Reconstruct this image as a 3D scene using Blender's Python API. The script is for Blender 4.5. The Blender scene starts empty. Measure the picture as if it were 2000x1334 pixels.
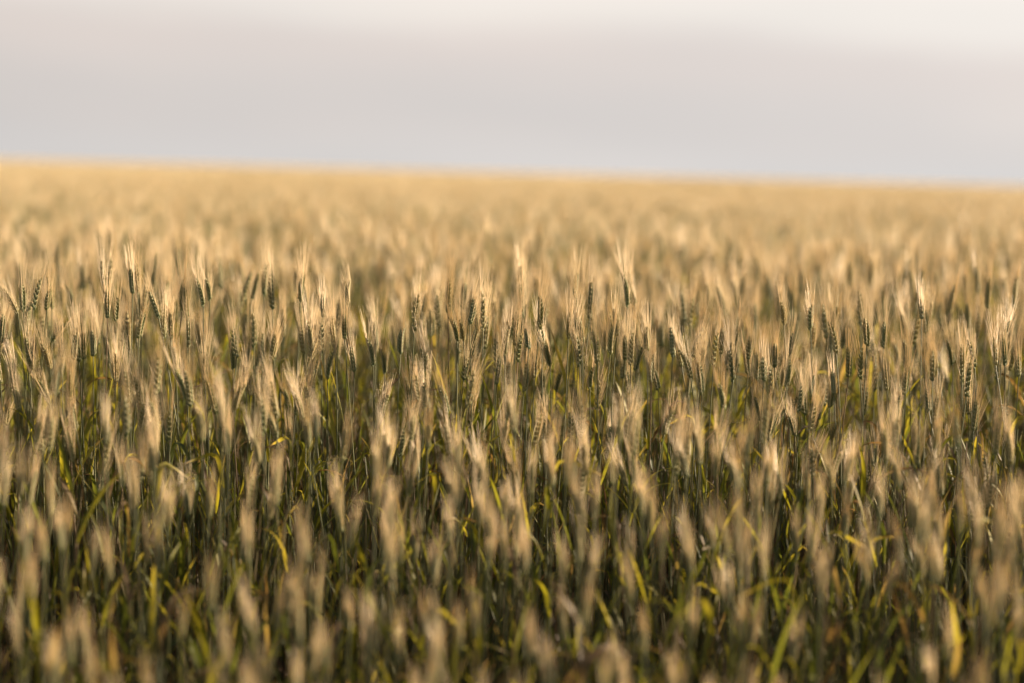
import bpy, math, random
import numpy as np
from mathutils import Vector, Matrix, Euler

random.seed(11)
rng = np.random.default_rng(11)
R = math.radians
scene = bpy.context.scene
C = scene.collection

# ------------------------------------------------------------------ camera
CAM_H, FOCAL_PX, PITCH, ROLL = 1.02, 4722.0, math.atan((667 - 336) / 4722.0), R(1.5)
FOCUS = 4.75
r0, f0 = Vector((1, 0, 0)), Vector((0, math.cos(PITCH), -math.sin(PITCH)))
u0 = r0.cross(f0)
cr = r0 * math.cos(ROLL) + u0 * math.sin(ROLL)
cu = u0 * math.cos(ROLL) - r0 * math.sin(ROLL)
cam_loc = Vector((0, 0, CAM_H))
cd = bpy.data.cameras.new('camera')
cam = bpy.data.objects.new('camera', cd)
C.objects.link(cam)
cam.matrix_world = Matrix(((cr.x, cu.x, -f0.x, 0), (cr.y, cu.y, -f0.y, 0), (cr.z, cu.z, -f0.z, CAM_H), (0, 0, 0, 1)))
cd.sensor_width, cd.lens = 36.0, 85.0
cd.clip_start, cd.clip_end = 0.05, 6000.0
cd.dof.use_dof = True
cd.dof.focus_distance = FOCUS
cd.dof.aperture_fstop = 1.9
cd.dof.aperture_blades = 9
scene.camera = cam


def unproject(px, py, depth):
    """Point at the given forward distance that a pixel of the 2000 x 1334 photograph looks at."""
    return cam_loc + (f0 + cr * ((px - 1000) / FOCAL_PX) - cu * ((py - 667) / FOCAL_PX)) * depth


def project(p):
    q = Vector(p) - cam_loc
    z = q.dot(f0)
    if z < 0.05:
        return None
    return 1000 + FOCAL_PX * q.dot(cr) / z, 667 - FOCAL_PX * q.dot(cu) / z, z


# ------------------------------------------------------------------ light, sky, exposure
SUN_AZ, SUN_EL = R(72), R(12.5)          # measured from the view direction towards the right, above the horizon
world = bpy.data.worlds.new('World')
scene.world = world
world.use_nodes = True
nt = world.node_tree
nt.nodes.clear()


def N(tree, kind, **kw):
    n = tree.nodes.new(kind)
    for k, v in kw.items():
        if k in n.inputs:
            n.inputs[k].default_value = v
        else:
            setattr(n, k, v)
    return n


def ramp(tree, stops, interp='EASE'):
    n = tree.nodes.new('ShaderNodeValToRGB')
    n.color_ramp.interpolation = interp
    e = n.color_ramp.elements
    while len(e) < len(stops):
        e.new(0.5)
    for el, (p, c) in zip(e, stops):
        el.position, el.color = p, (c[0], c[1], c[2], 1)
    return n


def math_node(tree, op, a, b=None, clamp=False):
    n = tree.nodes.new('ShaderNodeMath')
    n.operation, n.use_clamp = op, clamp
    for i, v in enumerate((a, b)):
        if v is None:
            continue
        if isinstance(v, (int, float)):
            n.inputs[i].default_value = v
        else:
            tree.links.new(v, n.inputs[i])
    return n.outputs[0]


def mix_col(tree, fac, a, b):
    n = tree.nodes.new('ShaderNodeMix')
    n.data_type = 'RGBA'
    for idx, v in ((0, fac), (6, a), (7, b)):
        if isinstance(v, (int, float)):
            n.inputs[idx].default_value = v
        elif isinstance(v, tuple):
            n.inputs[idx].default_value = (*v, 1)
        else:
            tree.links.new(v, n.inputs[idx])
    return n.outputs[2]


out = N(nt, 'ShaderNodeOutputWorld')
bg = N(nt, 'ShaderNodeBackground', Strength=0.07)
nt.links.new(bg.outputs[0], out.inputs[0])
sky = N(nt, 'ShaderNodeTexSky', sky_type='NISHITA', sun_disc=False, sun_elevation=SUN_EL, sun_rotation=SUN_AZ,
        air_density=1.0, dust_density=2.0, ozone_density=1.0)
tc = N(nt, 'ShaderNodeTexCoord')
mp = N(nt, 'ShaderNodeMapping')
mp.inputs['Scale'].default_value = (7, 7, 30)
nt.links.new(tc.outputs['Generated'], mp.inputs['Vector'])
no = N(nt, 'ShaderNodeTexNoise', Scale=1.0, Detail=4.0, Roughness=0.5)
nt.links.new(mp.outputs[0], no.inputs['Vector'])
sep = N(nt, 'ShaderNodeSeparateXYZ')
nt.links.new(tc.outputs['Generated'], sep.inputs[0])
elev = math_node(nt, 'ADD', math_node(nt, 'ADD', sep.outputs['Z'], math_node(nt, 'MULTIPLY', sep.outputs['X'], 0.02)), math_node(nt, 'MULTIPLY', math_node(nt, 'SUBTRACT', no.outputs[0], 0.5), 0.017))
CL = 5.45
bank = ramp(nt, [(0.0, (.62, .598, .585)), (0.022, (.625, .588, .566)), (0.050, (.675, .615, .582)), (0.070, (.78, .735, .69)), (0.10, (.78, .75, .71)), (0.3, (.30, .285, .27)), (1.0, (.08, .075, .07))])
nt.links.new(elev, bank.inputs[0])
soft = N(nt, 'ShaderNodeTexNoise', Scale=0.55, Detail=2.0)
nt.links.new(mp.outputs[0], soft.inputs['Vector'])
tint = ramp(nt, [(0.3, (.95, .958, .962)), (0.7, (1.045, 1.03, 1.015))])
nt.links.new(soft.outputs[0], tint.inputs[0])
mul = nt.nodes.new('ShaderNodeMix')
mul.data_type, mul.blend_type = 'RGBA', 'MULTIPLY'
mul.inputs[0].default_value = 1.0
nt.links.new(bank.outputs[0], mul.inputs[6])
nt.links.new(tint.outputs[0], mul.inputs[7])
sc_ = nt.nodes.new('ShaderNodeVectorMath')
sc_.operation = 'SCALE'
side = N(nt, 'ShaderNodeMapRange')
side.inputs['From Min'].default_value, side.inputs['From Max'].default_value = -0.24, 0.2
side.inputs['To Min'].default_value, side.inputs['To Max'].default_value = CL * 0.92, CL * 1.06
nt.links.new(sep.outputs['X'], side.inputs[0])
nt.links.new(side.outputs[0], sc_.inputs['Scale'])
nt.links.new(mul.outputs[2], sc_.inputs[0])
open_ = ramp(nt, [(0.12, (0, 0, 0)), (0.45, (1, 1, 1))])
nt.links.new(elev, open_.inputs[0])
nt.links.new(mix_col(nt, math_node(nt, 'MULTIPLY', open_.outputs[0], 0.5), sc_.outputs[0], sky.outputs[0]), bg.inputs[0])

sl = bpy.data.lights.new('sun', 'SUN')
sl.energy, sl.angle, sl.color = 5.0, R(0.6), (1.0, 0.785, 0.565)
sun = bpy.data.objects.new('sun', sl)
C.objects.link(sun)
sd = Vector((math.sin(SUN_AZ) * math.cos(SUN_EL), math.cos(SUN_AZ) * math.cos(SUN_EL), math.sin(SUN_EL)))
sun.rotation_euler = sd.to_track_quat('Z', 'Y').to_euler()
sun.location = sd * 30

scene.view_settings.view_transform = 'Standard'
scene.view_settings.look = 'None'
scene.view_settings.gamma = 1
scene.view_settings.exposure = 1.55
scene.view_settings.use_curve_mapping = False
scene.render.engine = 'CYCLES'
scene.cycles.use_denoising = True
scene.cycles.use_adaptive_sampling = False
scene.cycles.max_bounces = 8
scene.cycles.diffuse_bounces = 4
scene.cycles.transmission_bounces = 4


# ------------------------------------------------------------------ materials
def new_mat(name):
    m = bpy.data.materials.new(name)
    m.use_nodes = True
    m.node_tree.nodes.clear()
    return m, m.node_tree


def attr(tree, name):
    return N(tree, 'ShaderNodeAttribute', attribute_name=name).outputs['Fac']


def plant_mat(name, colour, rough=0.5, translucent=0.4, spec=0.4, trans_tint=(1, 1, 1)):
    """colour(tree) -> colour socket. Diffuse and gloss plus light that comes through the blade."""
    m, t = new_mat(name)
    col = colour(t)
    o = N(t, 'ShaderNodeOutputMaterial')
    p = N(t, 'ShaderNodeBsdfPrincipled', Roughness=rough)
    p.inputs['Specular IOR Level'].default_value = spec
    t.links.new(col, p.inputs['Base Color'])
    if translucent > 0:
        tr = N(t, 'ShaderNodeBsdfTranslucent')
        mu = t.nodes.new('ShaderNodeMix')
        mu.data_type, mu.blend_type = 'RGBA', 'MULTIPLY'
        mu.inputs[0].default_value = 1
        t.links.new(col, mu.inputs[6])
        mu.inputs[7].default_value = (*trans_tint, 1)
        t.links.new(mu.outputs[2], tr.inputs['Color'])
        mx = N(t, 'ShaderNodeMixShader', Fac=translucent)
        t.links.new(p.outputs[0], mx.inputs[1])
        t.links.new(tr.outputs[0], mx.inputs[2])
        t.links.new(mx.outputs[0], o.inputs[0])
    else:
        t.links.new(p.outputs[0], o.inputs[0])
    return m


def rnd(t):
    return N(t, 'ShaderNodeObjectInfo').outputs['Random']


def ear_colour(t):
    g = ramp(t, [(0.0, (.12, .165, .075)), (0.45, (.165, .21, .08)), (0.8, (.25, .26, .10)), (1.0, (.38, .33, .15))], 'LINEAR')
    t.links.new(rnd(t), g.inputs[0])
    return mix_col(t, math_node(t, 'MULTIPLY', math_node(t, 'POWER', attr(t, 'along'), 1.6), 0.8), g.outputs[0], (.62, .54, .31))


def awn_colour(t):
    g = ramp(t, [(0.0, (.70, .60, .37)), (0.5, (.77, .645, .40)), (1.0, (.82, .67, .41))], 'LINEAR')
    t.links.new(rnd(t), g.inputs[0])
    return mix_col(t, attr(t, 'along'), g.outputs[0], (.84, .71, .49))


def stem_colour(t):
    g = ramp(t, [(0.0, (.09, .10, .04)), (0.45, (.145, .15, .055)), (0.75, (.18, .13, .06)), (1.0, (.15, .09, .045))], 'LINEAR')
    t.links.new(attr(t, 'tone'), g.inputs[0])
    return mix_col(t, math_node(t, 'MULTIPLY', attr(t, 'along'), 0.25), (.20, .15, .075), g.outputs[0]) if False else g.outputs[0]


def leaf_colour(t):
    g = ramp(t, [(0.0, (.075, .10, .03)), (0.35, (.13, .15, .03)), (0.62, (.26, .25, .03)), (0.76, (.36, .31, .06)), (0.86, (.30, .22, .11)), (1.0, (.15, .095, .055))], 'LINEAR')
    v = math_node(t, 'ADD', attr(t, 'tone'), math_node(t, 'MULTIPLY', math_node(t, 'POWER', attr(t, 'along'), 2.5), 0.25))
    n = N(t, 'ShaderNodeTexNoise', Scale=38.0, Detail=3.0)
    c = N(t, 'ShaderNodeTexCoord')
    t.links.new(c.outputs['Object'], n.inputs['Vector'])
    v = math_node(t, 'ADD', v, math_node(t, 'MULTIPLY', math_node(t, 'SUBTRACT', n.outputs[0], 0.5), 0.22), True)
    t.links.new(v, g.inputs[0])
    return g.outputs[0]


M_EAR = plant_mat('green_husk', ear_colour, 0.5, 0.28, 0.4, (1, 1, .6))
M_AWN = plant_mat('straw_bristle', awn_colour, 0.42, 0.5, 0.5)
M_STEM = plant_mat('glaucous_stem', stem_colour, 0.5, 0.1, 0.35)
M_LEAF = plant_mat('wheat_blade', leaf_colour, 0.48, 0.55, 0.38, (1.25, 1.15, .55))
MATS = [M_EAR, M_AWN, M_STEM, M_LEAF]
EAR, AWN, STEM, LEAF = range(4)


def soil_mat():
    m, t = new_mat('dry_soil')
    o = N(t, 'ShaderNodeOutputMaterial')
    p = N(t, 'ShaderNodeBsdfPrincipled', Roughness=0.95)
    c = N(t, 'ShaderNodeTexCoord')
    n = N(t, 'ShaderNodeTexNoise', Scale=14.0, Detail=8.0, Roughness=0.65)
    t.links.new(c.outputs['Object'], n.inputs['Vector'])
    g = ramp(t, [(0.3, (.055, .036, .022)), (0.55, (.10, .067, .04)), (0.75, (.17, .12, .075))])
    t.links.new(n.outputs[0], g.inputs[0])
    t.links.new(g.outputs[0], p.inputs['Base Color'])
    b = N(t, 'ShaderNodeBump', Strength=0.7, Distance=0.03)
    t.links.new(n.outputs[0], b.inputs['Height'])
    t.links.new(b.outputs[0], p.inputs['Normal'])
    t.links.new(p.outputs[0], o.inputs[0])
    return m


# ------------------------------------------------------------------ mesh buffer
class Buf:
    def __init__(self):
        self.v, self.f, self.m, self.along, self.tone = [], [], [], [], []

    def add(self, verts, faces, mat, along, tone):
        o = len(self.v)
        self.v.extend(Vector(p) for p in verts)
        self.f.extend(tuple(i + o for i in fc) for fc in faces)
        self.m.extend([mat] * len(faces))
        self.along.extend(along)
        self.tone.extend([tone] * len(verts))

    def merge(self, other, mtx=None):
        o = len(self.v)
        self.v.extend((mtx @ p) if mtx is not None else p for p in other.v)
        self.f.extend(tuple(i + o for i in fc) for fc in other.f)
        self.m.extend(other.m)
        self.along.extend(other.along)
        self.tone.extend(other.tone)

    def mesh(self, name):
        me = bpy.data.meshes.new(name)
        me.from_pydata([tuple(p) for p in self.v], [], self.f)
        used = sorted(set(self.m))
        for k in used:
            me.materials.append(MATS[k])
        look = {k: i for i, k in enumerate(used)}
        me.polygons.foreach_set('material_index', [look[k] for k in self.m])
        me.polygons.foreach_set('use_smooth', [True] * len(self.f))
        for nm, vals in (('along', self.along), ('tone', self.tone)):
            a = me.attributes.new(nm, 'FLOAT', 'POINT')
            a.data.foreach_set('value', vals)
        me.update()
        return me


def frame_of(d):
    d = Vector(d).normalized()
    a = Vector((0, 0, 1)) if abs(d.z) < 0.9 else Vector((1, 0, 0))
    x = d.cross(a).normalized()
    return d, x, d.cross(x)


def tube(buf, pts, radii, sides, mat, tone, close=True):
    vs, fs, al = [], [], []
    n = len(pts)
    ref = Vector((1, 0.13, 0))
    for i, p in enumerate(pts):
        d = (pts[min(i + 1, n - 1)] - pts[max(i - 1, 0)]).normalized()
        x = (ref - d * ref.dot(d)).normalized()
        y = d.cross(x)
        for k in range(sides):
            a = 2 * math.pi * k / sides
            vs.append(p + (x * math.cos(a) + y * math.sin(a)) * radii[i])
            al.append(i / (n - 1))
    for i in range(n - 1):
        for k in range(sides):
            k2 = (k + 1) % sides
            fs.append((i * sides + k, i * sides + k2, (i + 1) * sides + k2, (i + 1) * sides + k))
    buf.add(vs, fs, mat, al, tone)


def floret(buf, p, d, length, w, th, side_axis, sides=6):
    """A pointed husk: fat below the middle, drawn out to a tip."""
    d = d.normalized()
    x = (side_axis - d * side_axis.dot(d)).normalized()
    y = d.cross(x)
    prof = [(0.0, 0.35), (0.2, 0.85), (0.42, 1.0), (0.68, 0.72), (0.88, 0.32), (1.0, 0.05)]
    vs, fs, al = [], [], []
    for i, (s, r) in enumerate(prof):
        for k in range(sides):
            a = 2 * math.pi * k / sides
            vs.append(p + d * (s * length) + x * (math.cos(a) * w * r) + y * (math.sin(a) * th * r))
            al.append(s)
    for i in range(len(prof) - 1):
        for k in range(sides):
            k2 = (k + 1) % sides
            fs.append((i * sides + k, i * sides + k2, (i + 1) * sides + k2, (i + 1) * sides + k))
    buf.add(vs, fs, EAR, al, 0.0)
    return p + d * length


def make_ear(rs, detail=2):
    """(husks, bristles, length): an ear along +Z from the origin, two ranks of spikelets, each with its bristles."""
    L = rs.uniform(0.047, 0.066)
    bend = rs.uniform(-0.2, 0.25)
    n = int(rs.integers(13, 18))
    body, aw = Buf(), Buf()
    spread = rs.uniform(0.35, 0.85)
    alen = rs.uniform(0.046, 0.062)

    def axis(t):
        return Vector((bend * L * t * t, 0, L * t))
    if detail == 2:
        tube(body, [axis(i / 6) for i in range(7)], [0.0016] * 7, 5, EAR, 0)
    else:
        pts = [axis(i / 7) for i in range(8)]
        rad = [0.0018, 0.0036, 0.0041, 0.0042, 0.0039, 0.0034, 0.0025, 0.0010]
        tube(body, pts, rad, 5, EAR, 0)
        body.along = [0.55 if int(rs.integers(0, 2)) else 0.3 for _ in body.along]
    for i in range(n):
        t = i / n
        s = 1 if i % 2 else -1
        size = 0.62 + 0.5 * math.sin(math.pi * min(1, 0.22 + t * 0.74)) - 0.12 * t - 0.30 * max(0, t - 0.6) / 0.4
        p = axis(t)
        top = i == n - 1
        for j, wy in enumerate((-1, 0, 1)):
            out_a = 0.0 if top else (0.36 if wy == 0 else 0.26)
            d = Vector((s * out_a, wy * (0.24 if not top else 0.12), 1.0))
            start = p + Vector((s * 0.0016, wy * 0.0020, 0))
            ln = 0.0100 * size * rs.uniform(0.9, 1.1)
            tip = start + d.normalized() * ln
            if detail == 2:
                tip = floret(body, start, d, ln, 0.0018 * size, 0.0017 * size, Vector((s, 0, 0)), 6)
            if detail == 2:
                want = wy != 0 or rs.random() < 0.8 or top
            else:
                want = (wy == 0 and rs.random() < 0.85)
            if not want:
                continue
            la = alen * rs.uniform(0.75, 1.15) * (0.85 + 0.25 * t)
            ang_x = s * rs.uniform(0.10, 0.30) * spread * (1.15 - 0.5 * t) + (0 if not top else rs.uniform(-.1, .1))
            ang_y = (wy * rs.uniform(0.06, 0.22) + rs.uniform(-.07, .07)) * spread
            dd = Vector((ang_x, ang_y, 1)).normalized()
            c2 = Vector((ang_x * rs.uniform(-.3, .9), ang_y * rs.uniform(-.3, .9), 0)) * la * 0.35
            segs = 3 if detail == 2 else 2
            pts = [tip - d.normalized() * ln * 0.12 + dd * (la * q / segs) + c2 * (q / segs) ** 2 for q in range(segs + 1)]
            w0 = 0.00037 if detail == 2 else 0.00075
            tube(aw, pts, [w0 * (1 - 0.72 * q / segs) for q in range(segs + 1)], 3, AWN, 0)
    return body, aw, L


def make_stem(rs, H, sides=5, low=0.0):
    """Stem of height H, leaning out as it rises; returns (buffer, point(t), direction(t))."""
    a = rs.uniform(0, 2 * math.pi)
    amt = abs(rs.normal(0, 0.045))
    bx, by = math.cos(a) * amt * H, math.sin(a) * amt * H
    wob = rs.uniform(-0.008, 0.008)

    def pt(t):
        return Vector((bx * t ** 2.2 + wob * math.sin(t * 5), by * t ** 2.2 + wob * math.sin(t * 4 + 1), H * t))

    def dr(t):
        return (pt(min(1, t + 0.02)) - pt(max(0, t - 0.02))).normalized()
    b = Buf()
    ts = [low + (1 - low) * i / 11 for i in range(12)]
    rad = [(0.0019 if t < 0.62 else 0.0019 - 0.0008 * min(1, (t - 0.62) / 0.12)) * rs.uniform(0.95, 1.05) for t in ts]
    tube(b, [pt(t) for t in ts], rad, sides, STEM, float(np.clip(rs.normal(0.35, 0.22), 0, 1)))
    return b, pt, dr


def make_leaf(rs, tone, length=None, kind=None, broad=1.0):
    """A blade rooted at the origin, leaving the stem along +X and up, folded along its midrib."""
    L = length or rs.uniform(0.09, 0.18)
    W = rs.uniform(0.0028, 0.0052) * broad
    kind = kind if kind is not None else rs.choice(3, p=[.62, .20, .18])
    n = 11
    ang = R(rs.uniform(10, 28))            # from the vertical
    total = R({0: rs.uniform(5, 40), 1: rs.uniform(70, 130), 2: rs.uniform(95, 150)}[int(kind)])
    p = Vector((0, 0, 0))
    twist = rs.uniform(-1.6, 1.6)
    side_bend = rs.uniform(-0.5, 0.5)
    vs, fs, al = [], [], []
    kink = rs.uniform(0.35, 0.6)
    for i in range(n):
        t = i / (n - 1)
        if kind == 2:                       # a blade snapped over
            th = ang + total * (1 / (1 + math.exp(-(t - kink) * 26)))
        else:
            th = ang + total * t ** 1.6
        az = side_bend * t
        d = Vector((math.sin(th) * math.cos(az), math.sin(th) * math.sin(az), math.cos(th)))
        side = Vector((-math.sin(az), math.cos(az), 0))
        nrm = d.cross(side)
        tw = twist * t
        sx = side * math.cos(tw) + nrm * math.sin(tw)
        nx = nrm * math.cos(tw) - side * math.sin(tw)
        w = W * (0.55 + 0.45 * min(1, t / 0.2)) * max(0.02, 1 - t ** 2.6)
        vs += [p - sx * w, p - nx * w * 0.35, p + sx * w]
        al += [t] * 3
        p = p + d * (L / (n - 1))
        if i:
            o = (i - 1) * 3
            fs += [(o, o + 1, o + 4, o + 3), (o + 1, o + 2, o + 5, o + 4)]
    b = Buf()
    b.add(vs, fs, LEAF, al, tone)
    return b


def leaf_tone(rs):
    return float(np.clip(rs.choice([rs.uniform(.0, .3), rs.uniform(.3, .6), rs.uniform(.62, .95)], p=[.42, .36, .22]), 0, 1))


# ------------------------------------------------------------------ libraries of pieces
rs = np.random.default_rng(5)
EARS = []
for i in range(18):
    b, a, L = make_ear(rs, 2)
    EARS.append((b.mesh('ear'), a.mesh('awns'), L, b, a))
STEM_H = 0.60
STEMS = []
for i in range(14):
    b, pt, dr = make_stem(rs, STEM_H)
    STEMS.append((b.mesh('stem'), pt, dr, b))
LEAVES = []
for i in range(30):
    b = make_leaf(rs, float(rs.uniform(.5, .68)), None, None, 1.35) if i % 4 == 0 else make_leaf(rs, leaf_tone(rs))
    LEAVES.append((b.mesh('leaf'), b))

hidden = bpy.data.collections.new('wheat_shapes')       # source shapes of the field, instanced only


def stalk_shape(rs, detail):
    """One whole stalk as a single buffer, height about STEM_H + ear."""
    out = Buf()
    if detail == 2:
        st = STEMS[int(rs.integers(len(STEMS)))]
        sb, pt, dr = st[3], st[1], st[2]
        e = EARS[int(rs.integers(len(EARS)))]
        eb, ab = e[3], e[4]
    else:
        sb, pt, dr = make_stem(rs, STEM_H, 3, 0.45)
        eb, ab, _ = make_ear(rs, 1)
    out.merge(sb)
    d, x, y = frame_of(dr(1.0) + Vector((rs.normal(0, .10), rs.normal(0, .10), 0)))
    m = Matrix.Translation(pt(0.998)) @ d.to_track_quat('Z', 'Y').to_matrix().to_4x4() @ Matrix.Rotation(rs.uniform(0, 6.28), 4, 'Z')
    out.merge(eb, m)
    out.merge(ab, m)
    for h in ([rs.uniform(.52, .74), rs.uniform(.25, .5)] if detail == 2 else [rs.uniform(.62, .78), rs.uniform(.5, .65)]):
        lf = LEAVES[int(rs.integers(len(LEAVES)))][1]
        out.merge(lf, Matrix.Translation(pt(h)) @ Matrix.Rotation(rs.uniform(0, 6.28), 4, 'Z'))
    return out


SHAPES = {}


def shape_obj(name, buf):
    k = len(hidden.objects)
    o = bpy.data.objects.new('shape_%03d_%s' % (k, name), buf.mesh(name))
    hidden.objects.link(o)
    SHAPES.setdefault(name, []).append(k)


for i in range(26):
    shape_obj('stalk', stalk_shape(rs, 2))
coarse = [stalk_shape(rs, 1) for i in range(20)]
for b in coarse:
    shape_obj('far', b)


def tuft_patch(size, count, fat, rs):
    """A square of field seen from far: ears with their bristles gathered into tapered plumes on short stems."""
    out = Buf()
    for i in range(count):
        x, y = rs.uniform(-size / 2, size / 2), rs.uniform(-size / 2, size / 2)
        h = float(np.clip(rs.normal(0.665, 0.045), 0.5, 0.76))
        lx, ly = rs.normal(-.012, .02), rs.normal(0, .02)
        base = Vector((x, y, h - 0.30))
        pts = [base + Vector((lx * q, ly * q, 0.30 * q)) for q in (0, .4, .8, 1.0)]
        tube(out, pts, [0.002 * fat] * 4, 3, STEM, float(rs.uniform(0, 1)))
        e = pts[-1]
        tube(out, [e + Vector((lx * q, ly * q, q * .065)) for q in (0, .35, .75, 1)], [0.002 * fat, .0055 * fat, .005 * fat, .001 * fat], 4, EAR, 0)
        for k in range(3):
            a = rs.uniform(0, 6.28)
            s0 = e + Vector((math.cos(a) * .004 * fat, math.sin(a) * .004 * fat, rs.uniform(.0, .05)))
            s1 = s0 + Vector((math.cos(a) * .014 * fat ** .5 + lx * .8, math.sin(a) * .014 * fat ** .5 + ly * .8, rs.uniform(.055, .08)))
            tube(out, [s0, (s0 + s1) / 2, s1], [0.0012 * fat, .0014 * fat, .0003 * fat], 3, AWN, 0)
        if i % 3 == 0:
            lf = LEAVES[int(rs.integers(len(LEAVES)))][1]
            out.merge(lf, Matrix.Translation((x, y, h - rs.uniform(.1, .22))) @ Matrix.Rotation(rs.uniform(0, 6.28), 4, 'Z') @ Matrix.Diagonal((1, fat ** .5, 1, 1)))
    return out


for i in range(6):
    shape_obj('patch', tuft_patch(1.6, 150, 1.3, rs))
for i in range(5):
    shape_obj('wide', tuft_patch(7.0, 420, 4.5, rs))

# leafy shoots without ears that fill the lower canopy
under = bpy.data.collections.new('shoot_shapes')
for i in range(20):
    b = Buf()
    for q in range(int(rs.integers(2, 5))):
        H = rs.uniform(.32, .56)
        sb, pt, dr = make_stem(rs, H, 4)
        sb.tone = [float(rs.uniform(.6, 1.0)) if rs.random() < .45 else float(rs.uniform(0, .6))] * len(sb.v)
        off = Matrix.Translation((rs.normal(0, .03), rs.normal(0, .03), 0)) @ Euler((rs.normal(0, .05), rs.normal(0, .05), 0)).to_matrix().to_4x4()
        b.merge(sb, off)
        for k in range(int(rs.integers(1, 3))):
            h = rs.uniform(.15, .95)
            tn = leaf_tone(rs) if h > .6 else float(rs.uniform(.8, 1.0))
            lf = make_leaf(rs, tn, rs.uniform(.08, .19))
            b.merge(lf, off @ Matrix.Translation(pt(h)) @ Matrix.Rotation(rs.uniform(0, 6.28), 4, 'Z'))
    o = bpy.data.objects.new('shoot_%02d' % i, b.mesh('shoot'))
    under.objects.link(o)

# ------------------------------------------------------------------ ground
n = 130


def soil(x, y):
    """Height of the soil: level out in the field, falling towards its edge where the photographer stands."""
    t = 5.2 - max(0.8, min(5.2, y))
    return -0.055 * t * min(1, t / 0.8) + (0.012 * math.sin(x * 1.7) * math.cos(y * 1.3) if abs(x) + abs(y) < 40 else 0.0)


def ear_size(y):
    """The short growth at the field's edge carries smaller ears."""
    return 1.0 - 0.34 * max(0.0, min(1.0, (4.4 - y) / 1.4))


EDGE = [(-1, .60), (1, .58), (2, .50), (2.6, .38), (3.05, .275), (4, .105), (5, 0.0), (5.2, 0)]


def edge_drop(y):
    """How much lower the ears stand near the field's edge (soil and shorter growth together)."""
    return float(np.interp(y, [e[0] for e in EDGE], [e[1] for e in EDGE]))


xs = np.sign(np.linspace(-1, 1, n)) * np.abs(np.linspace(-1, 1, n)) ** 3 * 2500
gv = [(x, y, soil(x, y)) for y in xs for x in xs]
gf = [(j * n + i, j * n + i + 1, (j + 1) * n + i + 1, (j + 1) * n + i) for j in range(n - 1) for i in range(n - 1)]
gm = bpy.data.meshes.new('ground')
gm.from_pydata(gv, [], gf)
gm.materials.append(soil_mat())
ground = bpy.data.objects.new('ground', gm)
ground['kind'] = 'structure'
ground['label'] = 'dark dry soil under the whole wheat field'
C.objects.link(ground)

# ------------------------------------------------------------------ which stalks stand where
# ears read off the photograph: x, y of the tip of the ear body, x, y of its foot (pixels); they stand near the plane of focus
SHARP = [
    (725, 649, 729, 715), (890, 613, 893, 664), (903, 607, 905, 664), (987, 637, 986, 694), (1056, 630, 1059, 674),
    (1112, 610, 1110, 661), (1125, 622, 1118, 664), (1128, 655, 1132, 715), (1166, 658, 1167, 709), (1191, 652, 1192, 691),
    (1205, 604, 1204, 655), (1230, 664, 1232, 712), (926, 601, 917, 631), (1013, 670, 1011, 706), (669, 547, 681, 592),
    (674, 613, 673, 660), (1031, 643, 1032, 680), (911, 694, 905, 742), (972, 688, 969, 725), (1065, 679, 1074, 712),
    (1151, 715, 1152, 758), (831, 688, 837, 730), (686, 688, 692, 725),
    (45, 527, 45, 607), (17, 565, 35, 611), (73, 544, 65, 604), (96, 569, 92, 604), (255, 532, 259, 572), (296, 583, 310, 621),
    (366, 621, 369, 677), (450, 625, 462, 698), (534, 614, 535, 702), (628, 572, 631, 618), (122, 632, 100, 667),
    (94, 681, 98, 719), (122, 677, 122, 715), (164, 660, 164, 700), (182, 656, 182, 695), (56, 660, 58, 709), (210, 579, 210, 620),
    (229, 583, 227, 625), (392, 551, 397, 597), (408, 534, 410, 586), (318, 621, 319, 660), (334, 621, 334, 662), (276, 625, 271, 660),
    (485, 730, 488, 772), (227, 702, 226, 745),
    (1691, 622, 1693, 675), (1725, 636, 1725, 680), (1529, 580, 1531, 633), (1580, 594, 1583, 643), (1513, 664, 1513, 717),
    (1494, 703, 1492, 745), (1340, 689, 1349, 738), (1368, 685, 1366, 730), (1316, 650, 1314, 696), (1970, 619, 1958, 671),
    (1900, 671, 1904, 720), (1879, 685, 1879, 730), (1774, 678, 1772, 718), (1769, 724, 1767, 770), (1659, 696, 1657, 735),
    (1678, 700, 1680, 740), (1627, 727, 1629, 770), (1729, 727, 1732, 762), (1568, 762, 1559, 805), (1587, 738, 1587, 778),
    (1800, 584, 1800, 622), (1821, 700, 1821, 742), (1961, 675, 1963, 712), (1944, 675, 1944, 712), (1890, 769, 1891, 808),
    (1814, 766, 1814, 805), (1541, 671, 1541, 706), (1631, 650, 1633, 690), (1990, 696, 1990, 735), (1270, 700, 1272, 745), (1430, 700, 1432, 745),
    (1262, 640, 1264, 685), (1410, 640, 1408, 690), (1460, 650, 1462, 700), (780, 640, 782, 690), (590, 640, 592, 690)]
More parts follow.
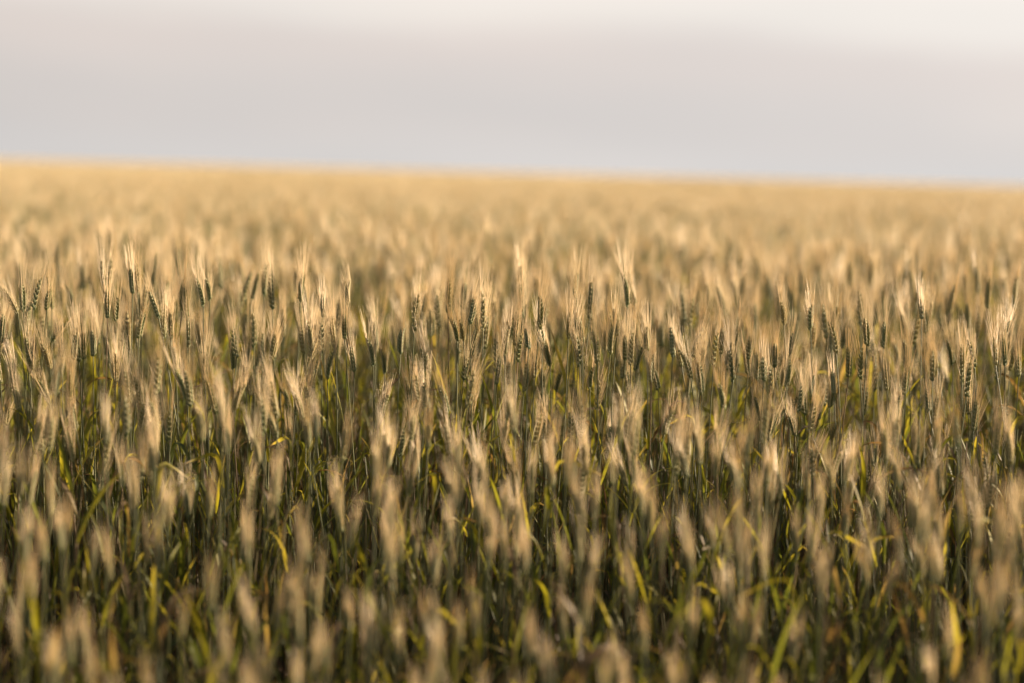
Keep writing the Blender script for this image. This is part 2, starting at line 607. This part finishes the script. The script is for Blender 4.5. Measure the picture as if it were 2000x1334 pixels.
# blurred ears nearer to the camera: x, y of the ear body's tip, distance
SOFT = [
    (1115, 880, 3.1), (1330, 870, 3.1), (765, 850, 3.3), (615, 790, 3.6), (830, 740, 4.0), (500, 840, 3.3), (250, 730, 4.1), (205, 800, 3.6),
    (810, 800, 3.5), (1000, 780, 3.8), (1205, 800, 3.6), (1410, 740, 4.0), (1545, 700, 4.2), (1620, 890, 3.1), (1660, 880, 3.2), (1820, 940, 2.9),
    (1860, 810, 3.6), (1950, 830, 3.5), (1750, 810, 3.7), (400, 690, 4.3), (300, 780, 3.8), (590, 1060, 2.3), (630, 1220, 1.85), (575, 1170, 1.95),
    (850, 1240, 1.8), (480, 1300, 1.66), (165, 1200, 2.0), (1165, 1070, 2.25), (1100, 1070, 2.3), (1490, 1060, 2.3), (75, 1030, 2.5), (110, 1000, 2.6),
    (260, 920, 2.9), (330, 960, 2.8), (690, 1000, 2.6), (880, 990, 2.6), (880, 920, 2.9), (740, 940, 2.9), (960, 1040, 2.4), (1250, 940, 2.8),
    (1275, 970, 2.7), (1880, 970, 2.7), (1720, 940, 2.8), (40, 900, 3.1), (1440, 890, 3.1), (1910, 1060, 2.35), (540, 900, 3.0), (1040, 900, 3.0)]


stalks = []                                  # dict: base (x, y), height of the ear's foot, tilt, ...


def add_stalk(foot, ear_dir, hero):
    """foot: where ear and stem meet; the stem runs from the soil to it."""
    stalks.append(dict(foot=Vector(foot), dir=Vector(ear_dir).normalized(), hero=hero))


prng = np.random.default_rng(23)
for x, y, fx, fy in SHARP:
    adj = y - (311 + 0.0257 * x)
    dep = float(np.clip(FOCUS + (300 - adj) * 0.0016 + prng.normal(0, .10), 4.55, 5.5))
    tip, foot = unproject(x, y, dep), unproject(fx, fy, dep)
    d = tip - foot
    d.y += prng.normal(0, .012)
    add_stalk(foot, d, True)
for x, y, dep in SOFT:
    rel = (y - (311 + 0.0257 * x)) / FOCAL_PX
    hd = float(np.clip(prng.normal(0, .03), -.05, .05))
    dep = min((abs(rel * q - .31 - edge_drop(q) - hd), q) for q in np.linspace(2.2, 4.9, 200))[1]
    tip = unproject(x, y, dep)
    d = Vector((prng.normal(-.04, .10), prng.normal(0, .10), 1)).normalized()
    add_stalk(tip - d * 0.054, d, True)

# the rest of the near field: scattered, loosely in drilled rows, never two ears in one place
grid = {}


def free(x, y, r):
    gx, gy = int(math.floor(x / .1)), int(math.floor(y / .1))
    for i in (-1, 0, 1):
        for j in (-1, 0, 1):
            for (a, b) in grid.get((gx + i, gy + j), ()):
                if (a - x) ** 2 + (b - y) ** 2 < r * r:
                    return False
    return True


def put(x, y):
    grid.setdefault((int(math.floor(x / .1)), int(math.floor(y / .1))), []).append((x, y))


for s in stalks:
    put(s['foot'].x, s['foot'].y)
NEAR_END, DENS = 8.5, 165


CLEAR = []
for s in stalks[:len(SHARP)]:
    a_, b_ = project(s['foot']), project(s['foot'] + s['dir'] * 0.10)
    CLEAR.append((a_[0], a_[1], b_[0], b_[1], a_[2]))


def hides_sharp_ear(foot, d):
    """Would this ear stand right before one of the sharp ears?"""
    a, b = project(foot), project(foot + d * 0.11)
    if a is None or b is None:
        return False
    for (x0, y0, x1, y1, z) in CLEAR:
        if a[2] < z + 0.05 and b[1] < y0 + 4 and a[1] > y1 - 4 and abs((a[0] + b[0]) - (x0 + x1)) / 2 < 11:
            return True
    return False


def half_width(y):
    return 0.2118 * max(y, 0) * 1.06


def ear_foot_height(rg):
    return float(np.clip(rg.normal(0.618, 0.060), 0.43, 0.712))



def swell(x, y):
    """Slow rise and fall of the crop's height over the field."""
    return 0.020 * (math.sin(x * 3.1 + y * 1.7) + math.sin(x * 1.3 - y * 2.3 + 1) + 0.8 * math.sin(x * 6.1 + 2 + y * .9))


y = -0.8
for k in range(int(DENS * 9.3 * 7.6)):
    x, y = prng.uniform(-3.8, 3.8), prng.uniform(-0.8, NEAR_END)
    if x < -half_width(y) - 1.5 or x > half_width(y) + 2.3 or math.hypot(x, y) < 0.35:
        continue
    if not free(x, y, 0.031):
        continue
    h = ear_foot_height(prng) + swell(x, y)
    h -= edge_drop(y)
    if y > 5.5 and prng.random() < .36:
        continue
    if y < 3.0 and prng.random() < .15:
        continue
    d = Vector((prng.normal(-.05, .10), prng.normal(0, .10), 1)).normalized()
    if hides_sharp_ear(Vector((x, y, h)), d):
        continue
    put(x, y)
    add_stalk(Vector((x, y, h)), d, False)

for s in stalks:
    tip = s['foot'] + s['dir'] * 0.054 * ear_size(s['foot'].y)
    q, q2 = project(tip), project(s['foot'])
    top = project(s['foot'] + s['dir'] * 0.115 * ear_size(s['foot'].y))
    s['px'] = q
    s['seen'] = q is not None and 8 < q[0] < 1992 and top[1] < 1322 and q[2] > 1.0
    s['dist'] = q[2] if q else 99
cand = sorted([s for s in stalks if s['seen']], key=lambda s: (s['dist'] - (1.2 if s['hero'] else 0)))
chosen = cand[:300]
print('in view near', len(cand), 'farthest chosen', max(s['dist'] for s in chosen), 'nonhero farthest', max(s['dist'] for s in chosen if not s['hero']))
ids = {id(s) for s in chosen}
rest = [s for s in stalks if id(s) not in ids]

# ------------------------------------------------------------------ the 300 stalks that show largest, each a thing with its parts
ONES = ['', 'one', 'two', 'three', 'four', 'five', 'six', 'seven', 'eight', 'nine', 'ten', 'eleven', 'twelve', 'thirteen', 'fourteen', 'fifteen',
        'sixteen', 'seventeen', 'eighteen', 'nineteen']
TENS = ['', '', 'twenty', 'thirty', 'forty', 'fifty', 'sixty', 'seventy', 'eighty', 'ninety']


def spoken(v):
    v = int(max(1, min(99, v)))
    return ONES[v] if v < 20 else TENS[v // 10] + ('-' + ONES[v % 10] if v % 10 else '')


def place(o, parent, loc, rot, scale=(1, 1, 1)):
    o.parent = parent
    o.location = loc
    o.rotation_euler = rot
    o.scale = scale
    C.objects.link(o)
    return o


master = {}


def part(name, me, parent, loc, rot, scale=(1, 1, 1)):
    """A part copied from the first one of its kind; copies share mesh data."""
    if name not in master:
        o = bpy.data.objects.new(name, me)
        master[name] = o
    else:
        o = master[name].copy()
        o.data = me
    return place(o, parent, loc, rot, scale)


first = bpy.data.objects.new('wheat_stalk', None)
first.empty_display_size = 0.05
first['category'] = 'wheat stalk'
first['group'] = 'bearded wheat stalks standing nearest in the field'
used_labels = set()
trng = np.random.default_rng(77)
for i, s in enumerate(chosen):
    root = first if i == 0 else first.copy()
    foot, d = s['foot'], s['dir']
    st = STEMS[int(trng.integers(len(STEMS)))]
    spin = float(trng.uniform(0, 6.28))
    bz = soil(foot.x, foot.y) - 0.01
    tall = foot.z - bz
    zs = tall / STEM_H
    top = Matrix.Rotation(spin, 3, 'Z') @ st[1](1.0)
    top = Vector((top.x, top.y, 0))
    # the stem leans a little the way its ear does
    lean = Vector((d.x, d.y, 0)) * (0.10 * tall)
    root.location = (foot.x - top.x - lean.x, foot.y - top.y - lean.y, bz)
    ax = Vector((lean.x + top.x, lean.y + top.y, tall))
    place(root, None, root.location, (0, 0, 0))
    q = Vector((top.x, top.y, tall)).rotation_difference(ax)
    ln = ax.length / Vector((top.x, top.y, tall)).length
    mrot = q.to_matrix().to_4x4() @ Matrix.Rotation(spin, 4, 'Z')
    stem = part('stem', st[0], root, (0, 0, 0), mrot.to_euler(), (ln, ln, zs * ln))
    M3 = mrot @ Matrix.Diagonal((ln, ln, zs * ln, 1))
    e = EARS[int(trng.integers(len(EARS)))]
    erot = (d.to_track_quat('Z', 'Y').to_matrix().to_4x4() @ Matrix.Rotation(float(trng.uniform(0, 6.28)), 4, 'Z')).to_euler()
    es = float(trng.uniform(.92, 1.06)) * ear_size(foot.y)
    tipz = M3 @ st[1](0.998)
    ear = part('ear', e[0], root, tipz, erot, (es, es, es))
    part('awns', e[1], ear, (0, 0, 0), (0, 0, 0))
    hs = [trng.uniform(.50, .74)]
    if trng.random() < .7:
        hs.append(trng.uniform(.2, .42))
    for h in hs:
        lf = LEAVES[int(trng.integers(len(LEAVES)))]
        ls = float(trng.uniform(.8, 1.15))
        part('leaf', lf[0], root, M3 @ st[1](float(h)), (0, 0, float(trng.uniform(0, 6.28))), (ls, ls, ls))
    # its label: sharpness, lean as it shows, and where the tip of its ear is
    tp = project(root.location + tipz + d * (e[2] * es))
    blur = abs(1 - FOCUS / tp[2]) * 41
    how = 'sharply focused' if blur < 4.5 else 'slightly soft' if blur < 11 else 'blurred' if blur < 28 else 'heavily blurred'
    a = project(root.location + tipz)
    tilt = math.degrees(math.atan2(tp[0] - a[0], a[1] - tp[1]))
    pose = 'upright' if abs(tilt) < 5 else ('leaning left' if tilt < 0 else 'leaning right')
    px, py = tp[0] / 20, tp[1] / 13.34
    for dx, dy in ((0, 0), (.5, 0), (-.5, 0), (0, .5), (0, -.5), (1, 0), (-1, 0), (0, 1), (0, -1)):
        lab = '%s bearded wheat stalk, %s, ear tip %s percent across, %s percent down' % (how, pose, spoken(round(px + dx)), spoken(round(py + dy)))
        if lab not in used_labels:
            break
    used_labels.add(lab)
    root['label'] = lab

# ------------------------------------------------------------------ the rest of the field as one mass
P, ROT, SCL, IDX = [], [], [], []
frng = np.random.default_rng(41)


def field_point(x, y, idx, rot, scl, z=0.0):
    P.append((x, y, z))
    ROT.append(rot)
    SCL.append(scl)
    IDX.append(idx)


for s in rest:
    d, f = s['dir'], s['foot']
    bz = soil(f.x, f.y) - 0.01
    k = (f.z - bz) / STEM_H
    field_point(f.x - d.x * .1 * f.z, f.y - d.y * .1 * f.z, int(frng.choice(SHAPES['stalk'])),
                (float(-d.y * .12), float(d.x * .12), float(frng.uniform(0, 6.28))), (ear_size(f.y),) * 2 + (k,), bz)
nf = 0
yy = NEAR_END
while yy < 46:
    step = 0.35
    hw = half_width(yy) + 2.0
    for k in range(frng.poisson((98 if yy < 16 else 100) * step * 2 * hw)):
        x, y = frng.uniform(-hw, hw), yy + frng.uniform(0, step)
        kk = (ear_foot_height(frng) + swell(x, y)) / STEM_H
        name = 'stalk' if y < 11 else 'far'
        field_point(x, y, int(frng.choice(SHAPES[name])), (float(frng.normal(0, .03)), float(frng.normal(-.012, .03)), float(frng.uniform(0, 6.28))), (1, 1, kk))
        nf += 1
    yy += step
yy = 46.0
while yy < 170:
    hw = half_width(yy) + 5
    nx = int(2 * hw / 1.6) + 1
    for k in range(nx):
        x = -hw + (k + .5) * 1.6
        field_point(x + frng.uniform(-.2, .2), yy + .8, int(frng.choice(SHAPES['patch'])), (0, 0, float(frng.integers(0, 4)) * math.pi / 2), (1.05, 1.05, float(frng.uniform(.97, 1.03))))
    yy += 1.6
while yy < 1300:
    hw = half_width(yy) + 20
    nx = int(2 * hw / 7) + 1
    for k in range(nx):
        x = -hw + (k + .5) * 7
        field_point(x, yy + 3.5, int(frng.choice(SHAPES['wide'])), (0, 0, float(frng.integers(0, 4)) * math.pi / 2), (1.05, 1.05, float(frng.uniform(.97, 1.03))))
    yy += 7
print('field instances', len(P), 'mid', nf)


def scatter(name, pts, rots, scls, idxs, coll, label):
    me = bpy.data.meshes.new(name)
    me.from_pydata(pts, [], [])
    a = me.attributes.new('turn', 'FLOAT_VECTOR', 'POINT')
    a.data.foreach_set('vector', np.array(rots, dtype=np.float32).ravel())
    a = me.attributes.new('size', 'FLOAT_VECTOR', 'POINT')
    a.data.foreach_set('vector', np.array(scls, dtype=np.float32).ravel())
    a = me.attributes.new('which', 'INT', 'POINT')
    a.data.foreach_set('value', np.array(idxs, dtype=np.int32))
    o = bpy.data.objects.new(name, me)
    C.objects.link(o)
    o['kind'] = 'stuff'
    o['label'] = label
    g = bpy.data.node_groups.new(name + '_scatter', 'GeometryNodeTree')
    g.interface.new_socket('Geometry', in_out='INPUT', socket_type='NodeSocketGeometry')
    g.interface.new_socket('Geometry', in_out='OUTPUT', socket_type='NodeSocketGeometry')
    gi, go = g.nodes.new('NodeGroupInput'), g.nodes.new('NodeGroupOutput')
    ip = g.nodes.new('GeometryNodeInstanceOnPoints')
    ci = g.nodes.new('GeometryNodeCollectionInfo')
    ci.inputs['Collection'].default_value = coll
    ci.inputs['Separate Children'].default_value = True
    ci.inputs['Reset Children'].default_value = True
    g.links.new(gi.outputs[0], ip.inputs['Points'])
    g.links.new(ci.outputs[0], ip.inputs['Instance'])
    ip.inputs['Pick Instance'].default_value = True
    for nm, dt, sock in (('which', 'INT', 'Instance Index'), ('turn', 'FLOAT_VECTOR', 'Rotation'), ('size', 'FLOAT_VECTOR', 'Scale')):
        na = g.nodes.new('GeometryNodeInputNamedAttribute')
        na.data_type = dt
        na.inputs['Name'].default_value = nm
        g.links.new(na.outputs['Attribute'], ip.inputs[sock])
    g.links.new(ip.outputs[0], go.inputs[0])
    md = o.modifiers.new('scatter', 'NODES')
    md.node_group = g
    return o


scatter('wheat_field', P, ROT, SCL, IDX, hidden, 'golden wheat stretching behind the nearest stalks to the horizon')

P2, R2, S2, I2 = [], [], [], []
for k in range(int(250 * 13 * 7.6)):
    x, y = frng.uniform(-3.8, 3.8), frng.uniform(-0.8, 12.2)
    if x < -half_width(y) - 1.2 or x > half_width(y) + 2.0 or math.hypot(x, y) < 0.35:
        continue
    s = float(frng.uniform(.7, 1.12))
    bz = soil(x, y) - .01
    P2.append((x, y, bz))
    R2.append((float(frng.normal(0, .08)), float(frng.normal(0, .08)), float(frng.uniform(0, 6.28))))
    S2.append((s, s, s * (1 - edge_drop(y) - bz - .01)))
    I2.append(int(frng.integers(len(under.objects))))
scatter('undergrowth', P2, R2, S2, I2, under, 'leafy green and dried shoots filling the gaps between the stalks')
